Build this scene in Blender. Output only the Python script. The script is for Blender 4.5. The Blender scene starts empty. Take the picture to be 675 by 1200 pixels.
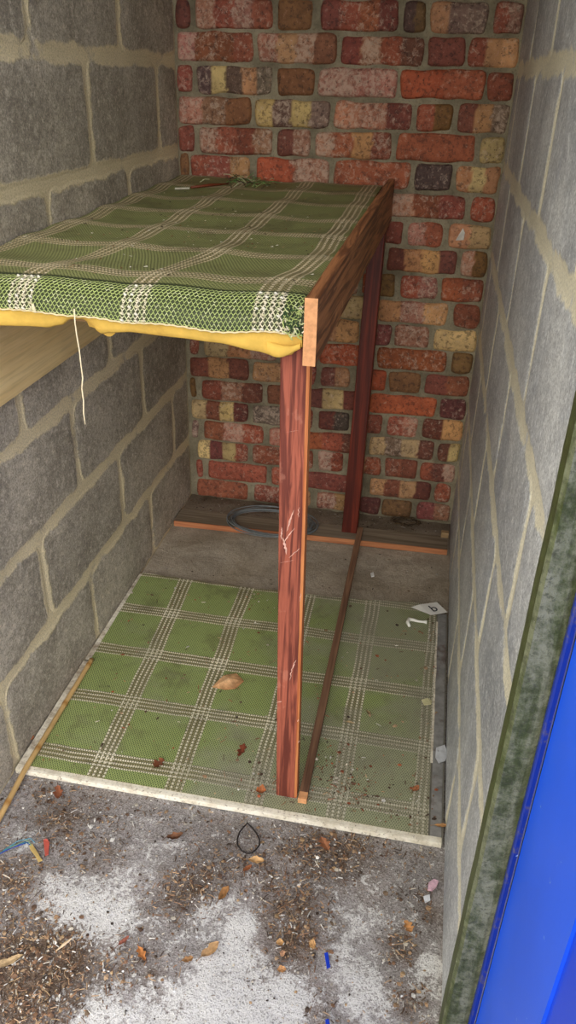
import bpy, math, random
from mathutils import Vector, noise
random.seed(7)
C = bpy.context.scene.collection
PI = math.pi
W = 0.9151                     # width of the store
YF = -1.66                     # front end of the side walls
ZT = 2.05                      # underside of the roof

# ------------------------------------------------------------------ camera
CP = Vector((0.767, -2.3748, 1.3262)); YAW, PITCH, ROLL, FPX = 0.1727, -0.51, 0.031, 918.1842
def cam_axes():
    cy, sy, cp, sp = math.cos(YAW), math.sin(YAW), math.cos(PITCH), math.sin(PITCH)
    f = Vector((-sy*cp, cy*cp, sp)); r = Vector((cy, sy, 0)); u = r.cross(f)
    cr, sr = math.cos(ROLL), math.sin(ROLL)
    return r*cr+u*sr, u*cr-r*sr, f
R_, U_, F_ = cam_axes()
def at(x, y, ax, val):
    """real-world point seen at pixel x, y (675x1200) on the plane axis = val"""
    d = F_*FPX + R_*(x-337.5) - U_*(y-600)
    return CP + d*((val-CP[ax])/d[ax])
def flo(x, y, z=0.0): return at(x, y, 2, z)
def px_of(p):
    v = Vector(p)-CP; d = v.dot(F_)
    return 337.5+FPX*v.dot(R_)/d, 600-FPX*v.dot(U_)/d
def wallx(px, z):
    y = 300.0; X = 0.4
    for _ in range(6):
        y = px_of((X, 0, z))[1]; X = at(px, y, 1, 0).x
    return X
cd = bpy.data.cameras.new('camera'); cam = bpy.data.objects.new('camera', cd); C.objects.link(cam)
from mathutils import Matrix
M = Matrix(((R_.x, U_.x, -F_.x, CP.x), (R_.y, U_.y, -F_.y, CP.y), (R_.z, U_.z, -F_.z, CP.z), (0, 0, 0, 1)))
cam.matrix_world = M
cd.sensor_fit = 'VERTICAL'; cd.sensor_height = 24; cd.lens = FPX*24/1200; cd.clip_start = 0.01
bpy.context.scene.camera = cam

# ------------------------------------------------------------------ helpers
def lin(c):
    return tuple(((v/255)/12.92 if v/255 <= .04045 else ((v/255+.055)/1.055)**2.4) for v in c)
def nz(x, y, z=0.0, s=1.0): return noise.noise(Vector((x*s, y*s, z*s)))
def smooth(a, b, t):
    t = max(0, min(1, (t-a)/(b-a))); return t*t*(3-2*t)

class MB:
    def __init__(s): s.v = []; s.f = []; s.col = []; s.uv = []; s.mask = []
    def add(s, vs, fs, col=(1, 1, 1), mask=0.0, uvs=None):
        o = len(s.v); s.v += [tuple(v) for v in vs]
        s.f += [tuple(i+o for i in f) for f in fs]
        n = len(vs)
        s.col += [tuple(col)]*n if not isinstance(col, list) else col
        s.mask += [mask]*n if not isinstance(mask, list) else mask
        s.uv += uvs if uvs else [(v[0], v[1]) for v in vs]
    def box(s, x0, x1, y0, y1, z0, z1, col=(1, 1, 1), bev=0.0):
        def ring(a0, a1, b0, b1, z): return [(a0, b0, z), (a1, b0, z), (a1, b1, z), (a0, b1, z)]
        b = bev
        if b <= 0:
            vs = ring(x0, x1, y0, y1, z0)+ring(x0, x1, y0, y1, z1)
            s.add(vs, [(0, 3, 2, 1), (4, 5, 6, 7), (0, 1, 5, 4), (1, 2, 6, 5), (2, 3, 7, 6), (3, 0, 4, 7)], col); return
        def oct_(z, e):
            X0, X1, Y0, Y1 = x0+e, x1-e, y0+e, y1-e
            return [(X0+b, Y0, z), (X1-b, Y0, z), (X1, Y0+b, z), (X1, Y1-b, z), (X1-b, Y1, z), (X0+b, Y1, z), (X0, Y1-b, z), (X0, Y0+b, z)]
        vs = oct_(z0, b)+oct_(z0+b, 0)+oct_(z1-b, 0)+oct_(z1, b)
        fs = [tuple(range(7, -1, -1)), tuple(range(24, 32))]
        for k in range(3):
            for i in range(8): j = (i+1) % 8; fs.append((k*8+i, k*8+j, k*8+8+j, k*8+8+i))
        s.add(vs, fs, col)
    def hexa(s, a, b, col=(1, 1, 1), n=1):
        """prism between two quads a and b (lists of four points)"""
        vs = []
        for k in range(n+1):
            t = k/n; vs += [tuple(Vector(a[i]).lerp(Vector(b[i]), t)) for i in range(4)]
        fs = [(3, 2, 1, 0), tuple(n*4+i for i in range(4))]
        for k in range(n):
            for i in range(4): j = (i+1) % 4; fs.append((k*4+i, k*4+j, k*4+4+j, k*4+4+i))
        s.add(vs, fs, col)
    def tube(s, path, rad, col=(1, 1, 1), sides=6, closed=False, mask=0.0):
        P = [Vector(p) for p in path]; n = len(P); vs = []; fs = []; cols = []
        up = Vector((0.13, 0.21, 0.97)).normalized()
        for i in range(n):
            t = (P[(i+1) % n]-P[i-1]) if closed else (P[min(i+1, n-1)]-P[max(i-1, 0)])
            t.normalize(); a = t.cross(up)
            if a.length < 1e-4: a = t.cross(Vector((1, 0, 0)))
            a.normalize(); b = a.cross(t)
            r = rad[i] if isinstance(rad, (list, tuple)) else rad
            for k in range(sides):
                q = 2*PI*k/sides; vs.append(P[i]+a*math.cos(q)*r+b*math.sin(q)*r)
            cols += [col[i] if isinstance(col, list) else col]*sides
        for i in range(n if closed else n-1):
            j = (i+1) % n
            for k in range(sides): l = (k+1) % sides; fs.append((i*sides+k, i*sides+l, j*sides+l, j*sides+k))
        if not closed: fs += [tuple(range(sides-1, -1, -1)), tuple((n-1)*sides+k for k in range(sides))]
        s.add(vs, fs, cols, mask)
    def grid(s, nu, nv, fn, colfn=None, maskfn=None, uvfn=None, flip=False):
        vs = []; cl = []; mk = []; uv = []
        for j in range(nv+1):
            for i in range(nu+1):
                a, b = i/nu, j/nv
                p = fn(a, b); vs.append(tuple(p))
                cl.append(colfn(a, b, p) if colfn else (1, 1, 1)); mk.append(maskfn(a, b, p) if maskfn else 0.0)
                uv.append(uvfn(a, b, p) if uvfn else (p[0], p[1]))
        fs = []
        for j in range(nv):
            for i in range(nu):
                q = (j*(nu+1)+i, j*(nu+1)+i+1, (j+1)*(nu+1)+i+1, (j+1)*(nu+1)+i)
                fs.append(q[::-1] if flip else q)
        s.add(vs, fs, cl, mk, uv)
    def build(s, name, mat, parent=None, smooth_=False):
        off = Vector(parent.location) if parent else Vector((0, 0, 0))
        if parent and parent.parent: off += Vector(parent.parent.location)
        me = bpy.data.meshes.new(name)
        me.from_pydata([tuple(Vector(v)-off) for v in s.v], [], s.f); me.update()
        ca = me.color_attributes.new('Col', 'FLOAT_COLOR', 'POINT')
        flat = []
        for c in s.col: flat += [c[0], c[1], c[2], 1.0]
        ca.data.foreach_set('color', flat)
        fa = me.attributes.new('mask', 'FLOAT', 'POINT'); fa.data.foreach_set('value', s.mask)
        ul = me.uv_layers.new(name='UVMap'); fl = []
        for lp in me.loops: fl += list(s.uv[lp.vertex_index])
        ul.data.foreach_set('uv', fl)
        if smooth_: me.polygons.foreach_set('use_smooth', [True]*len(me.polygons))
        me.materials.append(mat)
        o = bpy.data.objects.new(name, me); C.objects.link(o)
        if parent: o.parent = parent
        return o
def tag(o, label=None, cat=None, group=None, kind=None):
    if label: o['label'] = label
    if cat: o['category'] = cat
    if group: o['group'] = group
    if kind: o['kind'] = kind
    return o
def empty(name, loc, label=None, cat=None, group=None, kind=None):
    o = bpy.data.objects.new(name, None); o.empty_display_size = .05; C.objects.link(o); o.location = loc
    return tag(o, label, cat, group, kind)

# ------------------------------------------------------------------ node material builder
class NM:
    def __init__(s, name, rough=.8, spec=.3):
        s.m = bpy.data.materials.new(name); s.m.use_nodes = True
        s.t = s.m.node_tree; s.b = s.t.nodes['Principled BSDF']
        s.b.inputs['Roughness'].default_value = rough; s.b.inputs['Specular IOR Level'].default_value = spec
    def n(s, kind, **kw):
        nd = s.t.nodes.new(kind)
        for k, v in kw.items():
            if hasattr(nd, k) and not k[0].isupper(): setattr(nd, k, v)
        return nd
    def l(s, a, b): s.t.links.new(a, b)
    def val(s, sock, v):
        if isinstance(v, (int, float)): sock.default_value = v
        elif isinstance(v, (tuple, list)): sock.default_value = tuple(v) if len(v) != 3 or sock.type == 'VECTOR' else (*v, 1)
        else: s.l(v, sock)
    def obj(s, scale=(1, 1, 1)):
        tc = s.n('ShaderNodeTexCoord'); mp = s.n('ShaderNodeMapping'); s.l(tc.outputs['Object'], mp.inputs[0]); mp.inputs['Scale'].default_value = scale
        return mp.outputs[0]
    def uv(s): return s.n('ShaderNodeTexCoord').outputs['UV']
    def noise(s, vec, scale, detail=4, rough=.6, dist=0.0):
        nd = s.n('ShaderNodeTexNoise'); s.l(vec, nd.inputs['Vector']); nd.inputs['Scale'].default_value = scale
        nd.inputs['Detail'].default_value = detail; nd.inputs['Roughness'].default_value = rough; nd.inputs['Distortion'].default_value = dist
        return nd.outputs['Fac']
    def ramp(s, fac, a, b, ca=0.0, cb=1.0):
        nd = s.n('ShaderNodeMapRange'); nd.interpolation_type = 'SMOOTHSTEP'; s.val(nd.inputs['Value'], fac)
        for k, v in (('From Min', a), ('From Max', b), ('To Min', ca), ('To Max', cb)): nd.inputs[k].default_value = v
        return nd.outputs[0]
    def math(s, op, a, b=0.0, c=None):
        nd = s.n('ShaderNodeMath'); nd.operation = op; s.val(nd.inputs[0], a); s.val(nd.inputs[1], b)
        if c is not None: s.val(nd.inputs[2], c)
        return nd.outputs[0]
    def mix(s, fac, a, b, mode='MIX'):
        nd = s.n('ShaderNodeMix'); nd.data_type = 'RGBA'; nd.blend_type = mode
        s.val(nd.inputs['Factor'], fac); s.val(nd.inputs['A'], a) if 0 else None
        A, B = [i for i in nd.inputs if i.name == 'A' and i.type == 'RGBA'][0], [i for i in nd.inputs if i.name == 'B' and i.type == 'RGBA'][0]
        s.val(A, a); s.val(B, b)
        return [o for o in nd.outputs if o.type == 'RGBA'][0]
    def attr(s, name, out='Color'):
        nd = s.n('ShaderNodeAttribute'); nd.attribute_name = name; return nd.outputs[out]
    def bump(s, h, strength=.5, dist=.002):
        nd = s.n('ShaderNodeBump'); s.l(h, nd.inputs['Height']); nd.inputs['Strength'].default_value = strength; nd.inputs['Distance'].default_value = dist
        s.l(nd.outputs[0], s.b.inputs['Normal'])
    def out(s, col): s.val(s.b.inputs['Base Color'], col); return s.m
c8 = lambda *a: lin(a)

# --- masonry
def mat_brick():
    m = NM('brick_faces', .75, .35); v = m.obj()
    col = m.attr('Col'); wh = m.attr('mask', 'Fac')
    n1 = m.noise(v, 14, 5, .65); n2 = m.noise(v, 90, 5, .7); n3 = m.noise(v, 75, 6, .75, .6)
    c = m.mix(m.ramp(n1, .3, .72), m.mix(1, col, (.70, .68, .68), 'MULTIPLY'), m.mix(1, col, (1.15, 1.15, 1.12), 'MULTIPLY'))
    c = m.mix(m.ramp(n2, .50, .64, 0, .6), c, c8(62, 42, 36)); c = m.mix(m.ramp(n2, .30, .42, .4, 0), c, c8(190, 140, 115))
    w = m.math('MULTIPLY', m.ramp(m.math('ADD', n3, m.math('MULTIPLY', wh, .17)), .58, .78), .55)
    c = m.mix(w, c, c8(208, 184, 162))
    vo = m.n('ShaderNodeTexVoronoi'); m.l(v, vo.inputs['Vector']); vo.inputs['Scale'].default_value = 70
    c = m.mix(m.ramp(vo.outputs['Distance'], .05, .16, .75, 0), c, c8(38, 25, 22))
    h = m.math('ADD', m.math('MULTIPLY', n2, .6), m.math('MULTIPLY', n3, .8))
    m.bump(h, .7, .004); return m.out(c)
def mat_mortar(col, dark, name='mortar'):
    m = NM(name, .95, .1); v = m.obj()
    n1 = m.noise(v, 9, 5, .65); n2 = m.noise(v, 160, 4, .7)
    c = m.mix(m.ramp(n1, .3, .7), dark, col); c = m.mix(m.ramp(n2, .5, .72, 0, .45), c, tuple(x*.4 for x in dark))
    m.bump(m.math('ADD', m.math('MULTIPLY', n2, .5), n1), .7, .005); return m.out(c)
def mat_block(name, base, dark, mort, streak, sheen):
    """concrete blockwork: 'mask' runs 0 at the joint to 1 inside the block"""
    m = NM(name, .85, .25); v = m.obj()
    n1 = m.noise(v, 5, 5, .6); n2 = m.noise(v, 55, 6, .75); nf = m.noise(v, 260, 3, .7)
    sv = m.obj((6, 60, 3)) if streak else m.obj((20, 45, 20)); ns = m.noise(sv, 1.0, 6, .7, .4)
    c = m.mix(m.ramp(n1, .3, .72), dark, base)
    c = m.mix(m.ramp(n2, .48, .68, 0, .6), c, tuple(x*1.45 for x in base))
    c = m.mix(m.ramp(n2, .30, .46, .55, 0), c, tuple(x*.55 for x in dark))
    c = m.mix(m.ramp(nf, .50, .62, 0, .55), c, tuple(x*.42 for x in dark)); c = m.mix(m.ramp(nf, .34, .42, .35, 0), c, tuple(x*1.9 for x in base))
    c = m.mix(m.ramp(ns, .55, .8, 0, sheen), c, c8(205, 212, 220) if streak else c8(170, 160, 140))  # right wall's bluish white sheen is painted into the colour as streaks
    jn = m.noise(v, 28, 5, .65); j2 = m.noise(v, 8, 3, .5)
    e = m.math('ADD', m.attr('mask', 'Fac'), m.math('MULTIPLY', m.math('SUBTRACT', jn, .5), .75))
    e = m.math('ADD', e, m.math('MULTIPLY', m.math('SUBTRACT', j2, .5), 1.1)); e = m.math('ADD', e, m.math('MULTIPLY', m.math('SUBTRACT', n2, .5), .5))
    mf = m.ramp(e, .10, .36, 1, 0)
    mc = m.mix(m.ramp(nf, .4, .65), mort, tuple(x*.72 for x in mort))
    c = m.mix(mf, c, mc)
    lw = m.noise(v, 2.2, 3, .5)
    c = m.mix(1, c, m.mix(m.ramp(lw, .3, .7), (.82, .82, .82), (1.08, 1.08, 1.08)), 'MULTIPLY')
    h = m.math('ADD', m.math('MULTIPLY', n2, .6), m.math('ADD', m.math('MULTIPLY', nf, .5), m.math('MULTIPLY', mf, .6)))
    m.bump(h, .6, .003)
    if streak: m.b.inputs['Roughness'].default_value = .5; m.b.inputs['Specular IOR Level'].default_value = .45
    return m.out(c)
def mat_floor():
    m = NM('dirty_concrete', .92, .15); v = m.obj(); col = m.attr('Col')
    n1 = m.noise(v, 26, 7, .72, .6); n2 = m.noise(v, 130, 5, .75); n3 = m.noise(v, 330, 3, .7); n4 = m.noise(v, 7, 5, .65, .8)
    c = m.mix(m.ramp(n4, .35, .65), m.mix(1, col, (.78, .76, .74), 'MULTIPLY'), m.mix(1, col, (1.12, 1.1, 1.1), 'MULTIPLY'))
    w = m.attr('mask', 'Fac'); out_ = m.ramp(w, -.8, -.35, .35, 1.0)
    c = m.mix(m.math('MULTIPLY', m.ramp(n2, .45, .60, 0, .7), out_), c, m.mix(1, col, (.40, .36, .32), 'MULTIPLY'))
    wf = m.ramp(m.math('ADD', m.math('ADD', m.math('MULTIPLY', n1, .9), m.math('MULTIPLY', n2, .9)), m.math('MULTIPLY', w, .24)), .97, 1.13, 0, .95)
    c = m.mix(wf, c, c8(226, 224, 220))
    c = m.mix(m.math('MULTIPLY', m.ramp(n3, .53, .64, 0, .6), out_), c, c8(66, 54, 46))
    c = m.mix(m.math('MULTIPLY', m.ramp(n3, .33, .43, .55, 0), out_), c, c8(215, 212, 208))
    m.bump(m.math('ADD', n1, m.math('ADD', n2, m.math('MULTIPLY', n3, .6))), .8, .004); return m.out(c)
# --- wood
def mat_wood(name, base, dark, axis, pale=None, palef=0.0, freq=1.0, rough=.7, contrast=(.35, .65)):
    m = NM(name, rough, .3)
    sc = {'x': (1.6, 40, 40), 'y': (40, 1.6, 40), 'z': (40, 40, 1.6)}[axis]
    v = m.obj(tuple(s*freq for s in sc)); vo = m.obj()
    g = m.noise(v, 1.3, 4, .55, .9); f = m.noise(v, 6.0, 3, .6); w = m.noise(vo, 22, 5, .6); w2 = m.noise(vo, 4, 3, .5)
    c = m.mix(m.ramp(g, *contrast), dark, base)
    c = m.mix(m.ramp(f, .45, .7, 0, .35), c, tuple(x*.6 for x in dark))
    c = m.mix(m.ramp(w2, .35, .65, 0, .5), c, m.mix(1, c, (.75, .72, .7), 'MULTIPLY'))
    if pale: c = m.mix(m.ramp(m.math('ADD', m.math('MULTIPLY', w, .75), m.math('MULTIPLY', g, .25)), .60, .66, 0, palef), c, pale)
    m.bump(m.math('ADD', g, m.math('MULTIPLY', f, .4)), .35, .0015); return m.out(c)
def mat_plain(name, col, rough=.7, spec=.3, var=.25, scale=30, bump=.3, dirt=None, dirtf=0.0, dscale=14, attr=False):
    m = NM(name, rough, spec); v = m.obj(); n1 = m.noise(v, scale, 5, .65)
    base = m.attr('Col') if attr else col
    c = m.mix(m.ramp(n1, .3, .7), m.mix(1, base, (1-var,)*3, 'MULTIPLY'), m.mix(1, base, (1+var*.5,)*3, 'MULTIPLY'))
    if dirt:
        n2 = m.noise(v, dscale, 6, .7); c = m.mix(m.ramp(n2, .5, .66, 0, dirtf), c, dirt)
    m.bump(n1, bump, .002); return m.out(c)
# --- woven PVC mat: UV in metres, plaid of four pale lines every 0.1765 / PV
def mat_mat(name, green, hole, bar, line, pv, phu, phv, dust, dustf, wid=.0185, rel=1.0, pale=1.0):
    m = NM(name, .6, .35); uv = m.uv(); v = m.obj()
    sp = m.n('ShaderNodeSeparateXYZ'); m.l(uv, sp.inputs[0]); U, V = sp.outputs[0], sp.outputs[1]
    wob = m.math('MULTIPLY', m.math('SUBTRACT', m.noise(v, 9, 2, .5), .5), .006)
    def cells(S, per, ph):
        a = m.math('ADD', m.math('SUBTRACT', S, ph), m.math('ADD', wob, per*20.5))
        return m.math('SUBTRACT', m.math('MODULO', a, per), per/2)          # signed distance to stripe centre
    dU, dV = cells(U, .1765, phu), cells(V, pv, phv)
    P = 2*PI/.0056; Q = 2*PI/.0092
    cu = m.math('COSINE', m.math('MULTIPLY', U, P)); cv = m.math('COSINE', m.math('MULTIPLY', V, Q*1.02))
    wv = m.math('MULTIPLY', cu, cv)                                        # staggered cells
    holes = m.ramp(wv, .05, .6)
    c = m.mix(holes, green, hole)
    def stripes(d, other, k):
        inside = m.ramp(m.math('ABSOLUTE', d), wid+.002, wid-.001)
        t = m.math('COSINE', m.math('MULTIPLY', d, 2*PI/.0117))            # lines within the band
        ln = m.ramp(m.math('MULTIPLY', t, -1.0), .05, .65)
        dash = m.ramp(m.math('COSINE', m.math('MULTIPLY', other, k)), -.75, -.1)
        return inside, m.math('MULTIPLY', m.math('MULTIPLY', inside, ln), dash)
    iU, lU = stripes(dU, V, 2*PI/.0092)
    iV, lV = stripes(dV, U, 2*PI/.0056)
    band = m.math('MAXIMUM', iU, iV); lines = m.math('MAXIMUM', lU, lV)
    c = m.mix(m.math('MULTIPLY', band, .8), c, m.mix(holes, bar, hole))
    fade = m.ramp(m.noise(v, 6, 4, .6), .25, .7, .55, 1.0)
    c = m.mix(m.math('MULTIPLY', m.math('MULTIPLY', lines, fade), pale), c, line)
    n1 = m.noise(v, 5, 6, .65, .5); n2 = m.noise(v, 120, 4, .75); n3 = m.noise(v, 2.2, 3, .5)
    c = m.mix(m.ramp(n3, .3, .7, 0, .35), c, m.mix(1, c, (.7, .72, .65), 'MULTIPLY'))
    c = m.mix(m.ramp(m.noise(v, 11, 6, .7), .50, .68, 0, .42), c, c8(84, 76, 54))
    df = m.math('MULTIPLY', m.ramp(m.math('ADD', n1, m.math('MULTIPLY', m.attr('mask', 'Fac'), .35)), .45, .85), dustf)
    c = m.mix(m.math('MULTIPLY', df, m.math('SUBTRACT', 1.0, m.math('MULTIPLY', holes, .55))), c, dust)
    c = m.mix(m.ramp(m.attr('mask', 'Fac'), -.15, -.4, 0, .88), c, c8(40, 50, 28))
    c = m.mix(m.ramp(n2, .62, .72, 0, .5), c, c8(48, 40, 28)); c = m.mix(m.ramp(n2, .27, .33, .5, 0), c, c8(205, 200, 180))
    h = m.math('SUBTRACT', m.math('ADD', m.math('MULTIPLY', lines, .7), m.math('MULTIPLY', band, .3)), m.math('MULTIPLY', holes, .8))
    m.bump(h, .55*rel, .0016); return m.out(c)

BRICK = mat_brick(); MORTAR = mat_mortar(c8(156, 146, 122), c8(108, 100, 82), 'brick_mortar')
BLOCK_L = mat_block('blockwork_left', c8(196, 187, 168), c8(150, 142, 126), c8(232, 217, 178), False, .3)
BLOCK_R = mat_block('blockwork_right', c8(204, 206, 204), c8(156, 160, 164), c8(232, 226, 200), True, .7)
FLOOR = mat_floor()

# ------------------------------------------------------------------ floor
def gauss(p, cs):
    s = 0
    for cx, cy, r, a in cs:
        d2 = ((p[0]-cx)**2+(p[1]-cy)**2)/(r*r)
        if d2 < 6: s += a*math.exp(-d2)
    return s
def spots(lst, z=0): return [(flo(x, y, z).x, flo(x, y, z).y, r, a) for x, y, r, a in lst]
WHITE = spots([(95, 1065, .07, 1.0), (130, 1075, .06, .9), (60, 1050, .05, .6), (30, 1195, .08, .6), (120, 1190, .07, 1.1), (205, 1195, .06, .9), (250, 1160, .05, 1.2), (275, 1120, .035, 1.3),
               (285, 1085, .03, 1.0), (260, 1060, .05, .7), (215, 1085, .05, .6), (330, 1180, .07, 1.0), (300, 1195, .06, .9), (430, 1170, .05, .9), (405, 1120, .05, .4), (500, 1130, .03, 1.1), (495, 1165, .04, .7),
               (420, 1070, .09, .5), (30, 985, .04, .5), (180, 1000, .07, .35), (360, 1040, .05, .2), (480, 1080, .03, .5)])
DIRT = spots([(70, 965, .05, .8), (50, 930, .03, .6), (30, 1120, .09, 1.1), (70, 1150, .08, .9), (15, 1180, .08, .7), (210, 1050, .05, 1.0), (240, 1030, .04, .7), (350, 1100, .05, 1.0), (345, 1060, .05, .9),
              (370, 1000, .07, .9), (300, 1020, .05, .6), (470, 1110, .03, 1.0), (480, 1170, .035, .9), (505, 1070, .03, 1.0), (160, 1130, .05, .5), (300, 1150, .02, .6), (370, 1190, .04, .5), (20, 1030, .05, .7),
              (120, 1000, .05, .5), (420, 980, .06, .5)])
def floor_col(p):
    x, y = p[0], p[1]
    grey = Vector(lin((172, 168, 166))); brown = Vector(lin((122, 104, 88))); back = Vector(lin((182, 172, 154)))
    d = min(1, .6*gauss(p, DIRT)+max(0, nz(x, y, 3, 7))*.6+.9*max(0, nz(x, y, 6, 38))*min(1, .3+gauss(p, DIRT)))
    c = grey.lerp(brown, d)
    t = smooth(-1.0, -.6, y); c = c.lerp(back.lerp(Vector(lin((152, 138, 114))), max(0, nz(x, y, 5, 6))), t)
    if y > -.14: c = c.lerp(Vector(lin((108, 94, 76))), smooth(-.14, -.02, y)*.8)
    return tuple(c)
fb = MB()
def ffn(a, b):
    x = -.06+a*1.06; y = -1.80+b*1.84
    z = -.001+.0022*nz(x, y, 1, 14)+.0012*nz(x, y, 1, 45)
    if y > -.15: z += .008*smooth(-.10, 0, y)*(.6+.8*nz(x, y, 8, 20))
    return (x, y, z if -1.36 < y < -.5 and z < -.001 else min(z, .012))
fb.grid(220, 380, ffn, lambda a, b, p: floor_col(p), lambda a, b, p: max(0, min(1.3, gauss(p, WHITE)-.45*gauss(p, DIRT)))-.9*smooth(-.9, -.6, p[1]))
fb.grid(60, 30, lambda a, b: (-2.5+a*6, -4.8+b*3.0, -.002+.002*nz(a*6, b*3, 2, 9)), lambda a, b, p: lin((150, 146, 142)), lambda a, b, p: .3)
fb.build('floor', FLOOR, smooth_=True)['kind'] = 'structure'

# ------------------------------------------------------------------ slabs (bricks, blocks) raised from a mortar plane
def slab(mb, place, u0, u1, v0, v1, H, bev, jit, nu, nv, cols, whites, seed, rnd=.35, maskmode=False):
    """rounded raised slab; place(u, v, h) -> point. cols: colours of equal segments along u"""
    vs = []; cl = []; mk = []
    L, Hh = u1-u0, v1-v0
    edges = lambda n, b, T: [0, b*.35/T, b/T]+[b/T+(1-2*b/T)*k/n for k in range(1, n)]+[1-b/T, 1-b*.35/T, 1]
    us, vv = edges(nu, bev, L), edges(nv, bev, Hh)
    for j, b in enumerate(vv):
        for i, a in enumerate(us):
            du, dv = min(a, 1-a)*L, min(b, 1-b)*Hh
            e = min(du, dv)
            h = H*smooth(0, bev, e)**.6
            x = u0+a*L; y = v0+b*Hh
            # rounded corners
            cr = bev*2.2
            if du < cr and dv < cr:
                k = (1-du/cr)*(1-dv/cr); s_ = rnd*cr*k
                x += s_*(1 if a < .5 else -1); y += s_*(1 if b < .5 else -1)
            if e < bev*1.01:
                x += jit*noise.noise(Vector((x*22, y*22, seed*1.7))); y += jit*noise.noise(Vector((x*22, y*22, seed*2.3+9)))
            h += (0.0012 if not maskmode else .0004)*noise.noise(Vector((x*30, y*30, seed)))*smooth(0, bev, e)
            vs.append(place(x, y, max(h, -.001)))
            k = min(len(cols)-1, max(0, int(a*len(cols)+.12*noise.noise(Vector((y*40, seed, 1))))))
            t = a*len(cols)
            cl.append(cols[k]); mk.append(smooth(0, bev*2.4, e) if maskmode else whites[k])
    n = len(us); fs = []
    for j in range(len(vv)-1):
        for i in range(n-1): fs.append((j*n+i, j*n+i+1, (j+1)*n+i+1, (j+1)*n+i))
    mb.add(vs, fs, cl, mk)
PAL = {'r': (154, 86, 64), 'R': (168, 88, 60), 'm': (122, 70, 58), 'o': (190, 140, 98), 'y': (206, 178, 124), 'k': (86, 68, 60), 'p': (168, 112, 92), 'b': (128, 90, 58), 'g': (122, 98, 84)}
WH = {'r': .45, 'R': .3, 'm': .2, 'o': .3, 'y': .25, 'k': .4, 'p': 1.0, 'b': -.5, 'g': .7}
ROWS = {
20: [(206, 223, 'm'), (229, 320, 'prpr'), (325, 366, 'b'), (376, 467, 'mrrm'), (473, 499, 'kb'), (504, 571, 'ogg'), (579, 613, 'rp')],
19: [(208, 296, 'prrr'), (302, 394, 'popb'), (400, 496, 'mprm'), (501, 545, 'm'), (550, 608, 'roo')],
18: [(208, 226, 'r'), (231, 319, 'kykog'), (325, 368, 'b'), (373, 465, 'pp'), (470, 568, 'RR'), (571, 604, 'r')],
17: [(210, 294, 'ppb'), (299, 386, 'ygyg'), (392, 483, 'ppm'), (488, 530, 'rb'), (537, 597, 'mog')],
16: [(210, 228, 'r'), (234, 319, 'prrp'), (325, 363, 'mp'), (369, 459, 'pror'), (465, 556, 'R'), (563, 592, 'y')],
15: [(210, 222, 'b'), (224, 293, 'rro'), (301, 386, 'Rp'), (392, 480, 'R'), (486, 529, 'k'), (535, 589, 'oyo')],
14: [(455, 545, 'prr'), (552, 582, 'R')],
13: [(428, 472, 'r'), (478, 519, 'pr'), (526, 578, 'oy')],
12: [(454, 535, 'moom'), (540, 573, 'pb')],
11: [(425, 463, 'rb'), (470, 512, 'rp'), (516, 568, 'RR')],
10: [(442, 524, 'opo'), (532, 563, 'r')],
9: [(425, 459, 'm'), (462, 503, 'p'), (509, 561, 'y')],
8: [(223, 233, 'r'), (239, 325, 'yop'), (375, 436, 'R'), (442, 523, 'R'), (529, 560, 'b')],
7: [(223, 291, 'mom'), (296, 340, 'o'), (345, 370, 'r'), (376, 410, 'mo'), (418, 453, 'R'), (456, 493, 'b'), (498, 552, 'mr')],
6: [(223, 230, 'b'), (236, 308, 'rpm'), (313, 350, 'b'), (356, 425, 'mym'), (433, 511, 'R'), (515, 547, 'm')],
5: [(225, 291, 'ymym'), (296, 366, 'gr'), (373, 409, 'mk'), (415, 448, 'r'), (454, 489, 'rp'), (495, 544, 'mo')],
4: [(225, 233, 'g'), (239, 309, 'rpr'), (315, 348, 'p'), (354, 425, 'Rrm'), (433, 508, 'ygym'), (513, 538, 'my')],
3: [(225, 228, 'r'), (232, 291, 'ymyr'), (296, 366, 'r'), (373, 402, 'pr'), (410, 446, 'or'), (451, 489, 'rm'), (492, 533, 'Rmp')],
2: [(230, 238, 'r'), (244, 313, 'r'), (318, 350, 'r'), (356, 425, 'r'), (433, 504, 'omom'), (510, 527, 'r')],
1: [(231, 291, 'r'), (298, 364, 'ro'), (371, 415, 'po'), (422, 445, 'm'), (447, 482, 'b'), (489, 530, 'mp')]}
ZL = {20: 1.459, 19: 1.383, 18: 1.306, 17: 1.228, 16: 1.154, 15: 1.084, 8: .555, 7: .482, 6: .406, 5: .334, 4: .259, 3: .187, 2: .111, 1: .039}
def jcol(ch):
    c = PAL[ch]; k = random.uniform(.88, 1.1); return lin(tuple(max(0, min(255, v*k+random.uniform(-6, 6))) for v in c))
bw = MB()
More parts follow.
